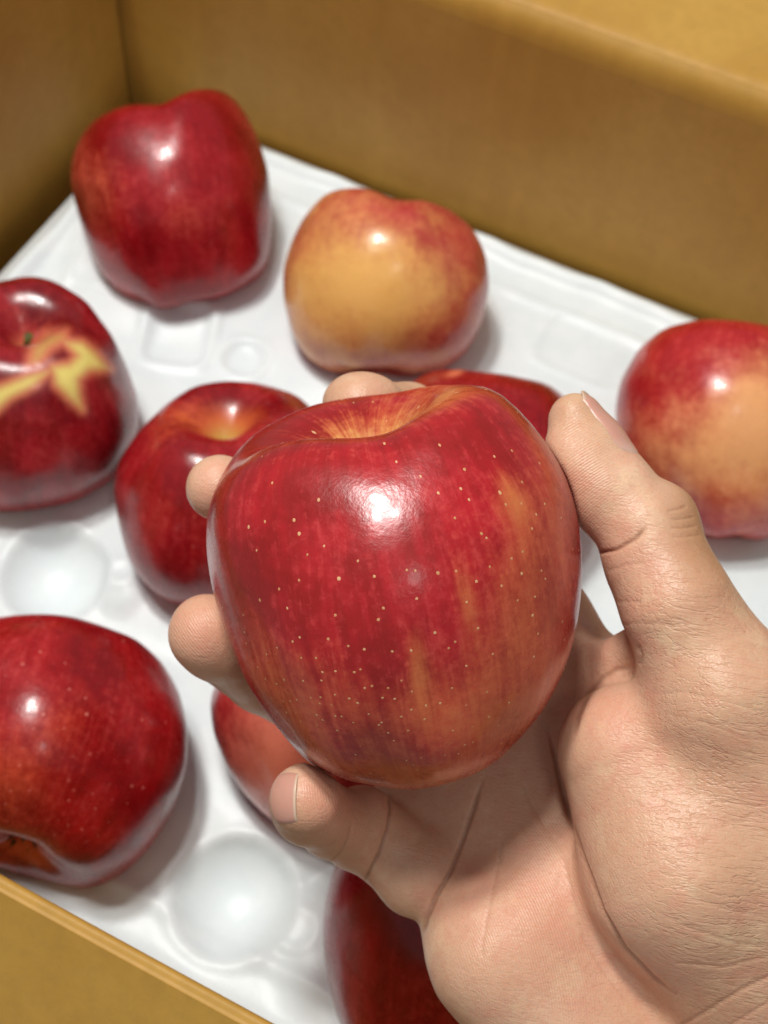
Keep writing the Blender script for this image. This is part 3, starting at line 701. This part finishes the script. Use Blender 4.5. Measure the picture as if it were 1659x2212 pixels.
def normals(v, q):
    n = np.cross(v[q[:, 2]] - v[q[:, 0]], v[q[:, 3]] - v[q[:, 1]]); out = np.zeros_like(v)
    for k in range(4):
        for c in range(3): out[:, c] += np.bincount(q[:, k], n[:, c], len(v))
    return out / (np.linalg.norm(out, axis=1)[:, None] + 1e-12)
nv = normals(pv, pq)
ctr = V(1150, 1800, 40)
# outward check
if np.mean(np.einsum('ij,ij->i', nv[::50], (pv[::50] - ctr))) < 0: pq = pq[:, ::-1]; nv = -nv
# skin creases: (points in view px, width px, depth cm)
uu = pv[:, 0] / pv[:, 2] * F + 829.5; vv = pv[:, 1] / pv[:, 2] * F + 1106
facing = sstep(-.05, .25, -np.einsum('ij,ij->i', nv, pv / np.linalg.norm(pv, axis=1)[:, None]))
CREASES = [
    ([(1044, 1680), (1025, 1740), (1002, 1807), (975, 1880), (942, 1934), (918, 1985), (909, 2030)], 7, .11),
    ([(838, 1700), (844, 1745), (838, 1790), (822, 1840), (800, 1880), (782, 1915)], 6, .09),
    ([(760, 1775), (752, 1815), (735, 1845), (715, 1862)], 6, .05),
    ([(1180, 1560), (1195, 1625), (1212, 1700), (1228, 1760), (1258, 1850), (1298, 1965), (1350, 2050), (1410, 2112), (1460, 2150)], 6.5, .11),
    ([(1085, 1800), (1078, 1860), (1065, 1920), (1050, 1990), (1042, 2040), (1040, 2080)], 7, .035),
    ([(1180, 1780), (1215, 1850), (1240, 1950), (1262, 2030), (1310, 2110), (1370, 2180)], 8, .035),
    ([(1130, 1690), (1150, 1740), (1185, 1800)], 5, .03),
    ([(1250, 1180), (1290, 1195), (1330, 1188), (1370, 1165), (1395, 1140)], 6, .10),
    ([(1310, 1235), (1350, 1222), (1400, 1215)], 5, .02),
    ([(1375, 1390), (1385, 1415), (1380, 1440)], 8, .04),
    ([(1372, 1442), (1330, 1446), (1296, 1466), (1268, 1500), (1248, 1545), (1236, 1600)], 9, .07),
    ([(1340, 1350), (1400, 1345), (1460, 1350)], 6, .02),
    ([(1330, 1300), (1390, 1300)], 6, .02),
    ([(1440, 1105), (1470, 1098), (1486, 1092)], 4, .04), ([(1450, 1122), (1480, 1120), (1500, 1116)], 4, .04), ([(1446, 1140), (1475, 1140), (1506, 1136)], 4, .035), ([(1450, 1160), (1485, 1158), (1515, 1156)], 4, .03),
    ([(1400, 1500), (1470, 1495), (1560, 1510), (1659, 1540)], 6, .015), ([(1430, 1540), (1520, 1560), (1600, 1590), (1700, 1610)], 5, .015),
    ([(1480, 1600), (1560, 1625), (1659, 1655)], 5, .014), ([(1470, 1700), (1560, 1730), (1659, 1750)], 5, .012),
    ([(1440, 1900), (1530, 1950), (1659, 1985)], 6, .015), ([(1400, 1960), (1500, 2010), (1600, 2040), (1700, 2050)], 6, .018), ([(1460, 2080), (1560, 2090), (1680, 2060)], 6, .02),
    ([(1440, 2230), (1520, 2190), (1600, 2140), (1700, 2090)], 8, .04), ([(1540, 2240), (1620, 2190), (1700, 2140)], 7, .03),
]
disp = np.zeros(len(pv))
for pts, wd, dp in CREASES:
    lo = np.min(pts, 0) - 5 * wd; hi = np.max(pts, 0) + 5 * wd
    ix = np.where((uu > lo[0]) & (uu < hi[0]) & (vv > lo[1]) & (vv < hi[1]) & (facing > 0))[0]
    if len(ix) == 0: continue
    d = np.full(len(ix), 1e9); tt = np.zeros(len(ix)); n = len(pts) - 1
    for i in range(n):
        a, b = np.array(pts[i], float), np.array(pts[i + 1], float); e = b - a
        t_ = np.clip(((uu[ix] - a[0]) * e[0] + (vv[ix] - a[1]) * e[1]) / (e @ e), 0, 1)
        dd = np.hypot(uu[ix] - a[0] - t_ * e[0], vv[ix] - a[1] - t_ * e[1]); m_ = dd < d
        d[m_] = dd[m_]; tt[m_] = ((i + t_) / n)[m_]
    taper = sstep(0, .15, tt) * sstep(1, .85, tt) * .75 + .25
    wd = wd * .62; g = np.exp(-(d / wd) ** 2) + .3 * np.exp(-(d / (wd * 3.5)) ** 2)
    disp[ix] -= .62 * dp * g * taper * facing[ix]
crz = disp.copy(); disp += vnoise(pv, .8, 9, 2) * .06
pv = pv + nv * disp[:, None]
# colour fields: rosy = blood in the tips and mounds, pale = pressed or bloodless blotches
def blob(u, v, ru, rv=None): return np.exp(-((uu - u) / ru) ** 2 - ((vv - v) / (rv or ru)) ** 2)
rosy = .55 * blob(700, 1730, 60) + .5 * blob(430, 1370, 90) + .25 * blob(460, 1060, 60) + .45 * blob(1380, 1610, 80, 60) + .3 * blob(1010, 1900, 120, 90) + .35 * blob(1300, 1520, 60, 60) + .4 * blob(1280, 1250, 60, 120) + .35 * blob(1180, 1950, 140, 200) + .3 * blob(1420, 2120, 90) + .3 * blob(1240, 1060, 40, 90)
tan = .7 * sstep(1400, 1560, uu) * sstep(1450, 1150, vv) + .5 * blob(1500, 1130, 80, 120) + .55 * blob(630, 1790, 60, 60) + .6 * blob(700, 1850, 110, 50) + .4 * blob(1260, 870, 60, 60) + .5 * blob(1500, 2180, 160, 60) + .3 * blob(1600, 1700, 120, 400) + .5 * blob(470, 1490, 140, 40) + .3 * blob(800, 860, 120, 60)
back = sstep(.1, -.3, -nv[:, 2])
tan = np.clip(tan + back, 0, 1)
hand_o = cam2w(V(1250, 1900, 36))
Wp = cam2w(pv)
t = NT('skin'); o = t.obj()
r_ = t.attr('rosy')['Fac']; tn = t.attr('tan')['Fac']
mottle = t.noise(o, 95, 3, .6); mot2 = t.noise(o, 300, 3, .6); big = t.noise(o, 35, 2, .5)
c = t.mix(t.ramp(big, .35, .65), srgb(219, 176, 145), srgb(223, 177, 149))
c = t.mix(t.math('MULTIPLY', t.ramp(mottle, .52, .7), .5), c, srgb(232, 202, 166))
c = t.mix(t.math('MULTIPLY', t.ramp(t.noise(t.vadd(o, (5, 2, 1)), 120, 3, .6), .48, .72), .4), c, srgb(220, 150, 128))
c = t.mix(t.math('MULTIPLY', t.ramp(t.noise(t.vadd(o, (1, 7, 1)), 1500, 2, .6), .5, .7), .18), c, srgb(176, 116, 88))
c = t.mix(t.math('MULTIPLY', t.ramp(mot2, .45, .7), .22), c, srgb(204, 140, 112))
c = t.mix(t.math('MULTIPLY', r_, .85), c, srgb(218, 142, 118))
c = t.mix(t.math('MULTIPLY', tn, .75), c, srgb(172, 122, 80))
c = t.mix(t.attr('crease')['Fac'], c, srgb(140, 76, 50))
cells = t.voro(t.vadd(o, t.vmul(t.n('ShaderNodeTexNoise').outputs[1], (.0, .0, .0))), 1150, 'DISTANCE_TO_EDGE').outputs['Distance']
sk = t.attr('grain')['Vector']
lines = t.noise(t.vmul(sk, (1, .16, 1)), 16, 3, .6)
rid = t.math('SINE', t.math('MULTIPLY_ADD', t.attr('ridge')['Fac'], 6.283 / .062, t.math('MULTIPLY', t.noise(o, 120, 2, .5), 5.0)))
n0 = t.math('ABSOLUTE', t.math('SUBTRACT', t.noise(t.vmul(sk, (1, .13, 1)), 3.4, 3, .6), .5))
wrk = t.math('MULTIPLY', t.ramp(n0, 0, .045), t.attr('wrk')['Fac'])
n1 = t.bump(wrk, .38, .0004, t.bump(t.ramp(cells, 0, .14), .13, .0003))
wr = t.noise(t.vmul(sk, (1, .22, 1)), 26, 2, .5)
n2 = t.bump(wr, .25, .0004, t.bump(lines, .3, .0004, n1))
n3 = t.bump(t.math('MULTIPLY', rid, t.attr('print')['Fac']), .3, .00016, n2)
n4 = t.bump(mot2, .25, .0006, n3)
t.P(Base_Color=c, Roughness=t.math('MULTIPLY_ADD', mottle, .2, .28), Normal=n4)
t.b.inputs['Subsurface Weight'].default_value = .35; t.b.inputs['Subsurface Scale'].default_value = .0035
t.b.inputs['Subsurface Radius'].default_value = (1.0, .38, .22); t.b.inputs['Specular IOR Level'].default_value = .45
# grain coordinates (cm) run along the finger prints and across the thenar wrinkles
ga = math.radians(20) * np.ones(len(pv))
prn = np.clip(1.0 * blob(1240, 1010, 70, 160) + .9 * blob(430, 1370, 90) + .7 * blob(470, 1060, 70) + .8 * blob(1150, 2000, 170, 260) + .5 * blob(690, 1740, 60), 0, 1)
ang = np.radians(100.0)
def dist_to(u0, v0): return np.hypot(uu - u0, vv - v0) / 92.
ridge = np.where((uu > 1130) & (vv < 1300), dist_to(1480, 1330), np.where(uu < 800, np.where(vv > 1620, dist_to(820, 1700), dist_to(620, 1230)), dist_to(500, 2250)))
gxx = pv[:, 0] * np.cos(ang) + pv[:, 1] * np.sin(ang); gyy = -pv[:, 0] * np.sin(ang) + pv[:, 1] * np.cos(ang)
hand = make('human_hand', Wp - hand_o, pq, t.m, loc=hand_o, attrs=dict(rosy=('FLOAT', np.clip(rosy, 0, 1)), tan=('FLOAT', tan),
            crease=('FLOAT', np.clip(-crz / .1 - .2, 0, .4)), print=('FLOAT', prn), ridge=('FLOAT', ridge), wrk=('FLOAT', np.clip(blob(1570, 1780, 200, 480) + .5 * blob(1440, 1330, 140, 130) + .12, 0, 1)), grain=('FLOAT_VECTOR', np.stack([gxx, gyy, pv[:, 2]], 1))))
meta(hand, 'bare right hand reaching in from the lower right with fingers curled round the held apple', 'hand')
print('hand verts', len(pv), 'quads', len(pq))

# ------------------------------------------------------------------ fingernails
def fsamp(P):
    q = (np.asarray(P) - LO) / STEP; i = np.floor(q).astype(int); f = q - i; r = 0
    i = np.clip(i, 0, GN - 2)
    for a in (0, 1):
        for b in (0, 1):
            for c in (0, 1):
                r = r + H[i[..., 0] + a, i[..., 1] + b, i[..., 2] + c] * (f[..., 0] if a else 1 - f[..., 0]) * (f[..., 1] if b else 1 - f[..., 1]) * (f[..., 2] if c else 1 - f[..., 2])
    return r
def nail(p0, p1, n, ha, mat, label):
    """p0 base, p1 free edge along the finger axis; n faces out of the nail; wraps the finger by +-ha degrees"""
    p0, p1, n = np.array(p0), np.array(p1), np.array(n, float); a = p1 - p0; L = np.linalg.norm(a); a /= L
    n = n - (n @ a) * a; n /= np.linalg.norm(n); sd_ = np.cross(a, n); nu, nv_ = 28, 24; V_ = []
    for i in range(nu + 1):
        s_ = i / nu
        for j in range(nv_ + 1):
            w_ = 2 * j / nv_ - 1
            wd = ha * math.sqrt(max(0, 1 - abs(2 * max(.5, 1 - s_ * 2.2) - 1) ** 3 * .6))
            th_ = math.radians(w_ * wd); dr = math.cos(th_) * n + math.sin(th_) * sd_
            o_ = p0 + a * (L * (s_ * (1 - .13 * w_ * w_ * sstep(.6, 1, s_)) + .12 * w_ * w_ * (1 - s_)))
            ts = np.linspace(.2, 1.7, 90); f = fsamp(o_ + dr * ts[:, None]); k = np.argmax(f > 0); r_n = ts[k] if f.max() > 0 else 1.
            if k > 0: r_n = ts[k - 1] + (ts[k] - ts[k - 1]) * (-f[k - 1]) / (f[k] - f[k - 1] + 1e-9)
            e = min(1 - abs(w_), s_ * 1.2)
            off = .035 * sstep(0, .16, e) - .05 * (1 - sstep(0, .10, e))
            V_.append((o_, dr, r_n + off))
    R_ = np.array([v[2] for v in V_]).reshape(nu + 1, nv_ + 1)
    for _ in range(4):
        q_ = np.pad(R_, 1, mode='edge'); R_ = (q_[1:-1, 1:-1] * 2 + q_[:-2, 1:-1] + q_[2:, 1:-1] + q_[1:-1, :-2] + q_[1:-1, 2:]) / 6
    R_[-1] = R_[-2]
    top_ = np.array([v[0] + v[1] * r for v, r in zip(V_, R_.ravel())]); bot_ = np.array([v[0] + v[1] * (r - .055) for v, r in zip(V_, R_.ravel())])
    I = np.arange((nu + 1) * (nv_ + 1)).reshape(nu + 1, nv_ + 1); q = np.stack([I[:-1, :-1], I[1:, :-1], I[1:, 1:], I[:-1, 1:]], -1).reshape(-1, 4); N = I.size
    rim = np.concatenate([I[:, 0], I[-1, 1:], I[-2::-1, -1], I[0, -2:0:-1]]); rq = np.stack([rim, rim + N, np.roll(rim, -1) + N, np.roll(rim, -1)], 1)
    sfrac = np.tile(np.repeat(np.linspace(0, 1, nu + 1), nv_ + 1), 2)
    ob = make('fingernail', cam2w(np.concatenate([top_, bot_])) - hand_o, np.concatenate([q, q[:, ::-1] + N, rq]), mat, hand, attrs=dict(s=('FLOAT', sfrac)))
    ob['label'] = label; return ob
t = NT('nail'); s_ = t.attr('s')['Fac']; o = t.obj()
c = t.mix(t.ramp(s_, .0, .3), srgb(214, 176, 158), srgb(204, 150, 132)); c = t.mix(t.ramp(s_, .92, .97), c, srgb(216, 186, 162))
t.P(Base_Color=c, Roughness=.32, Normal=t.bump(t.noise(o, 500), .12, .0003))
t.b.inputs['Subsurface Weight'].default_value = .2; t.b.inputs['Subsurface Scale'].default_value = .002
nail(V(1335, 1020, 33.9), V(1236, 858, 34.2), (.86, -.42, -.42), 56, t.m, 'short thumb nail seen edge on')
_pc = V(661, 1728, 33.3); _pa = np.array([.76, -.16, -.62])
nail(_pc - _pa * .5, _pc + _pa * .42, (-.6, -.22, -.77), 46, t.m, 'little finger nail with a pale free edge')
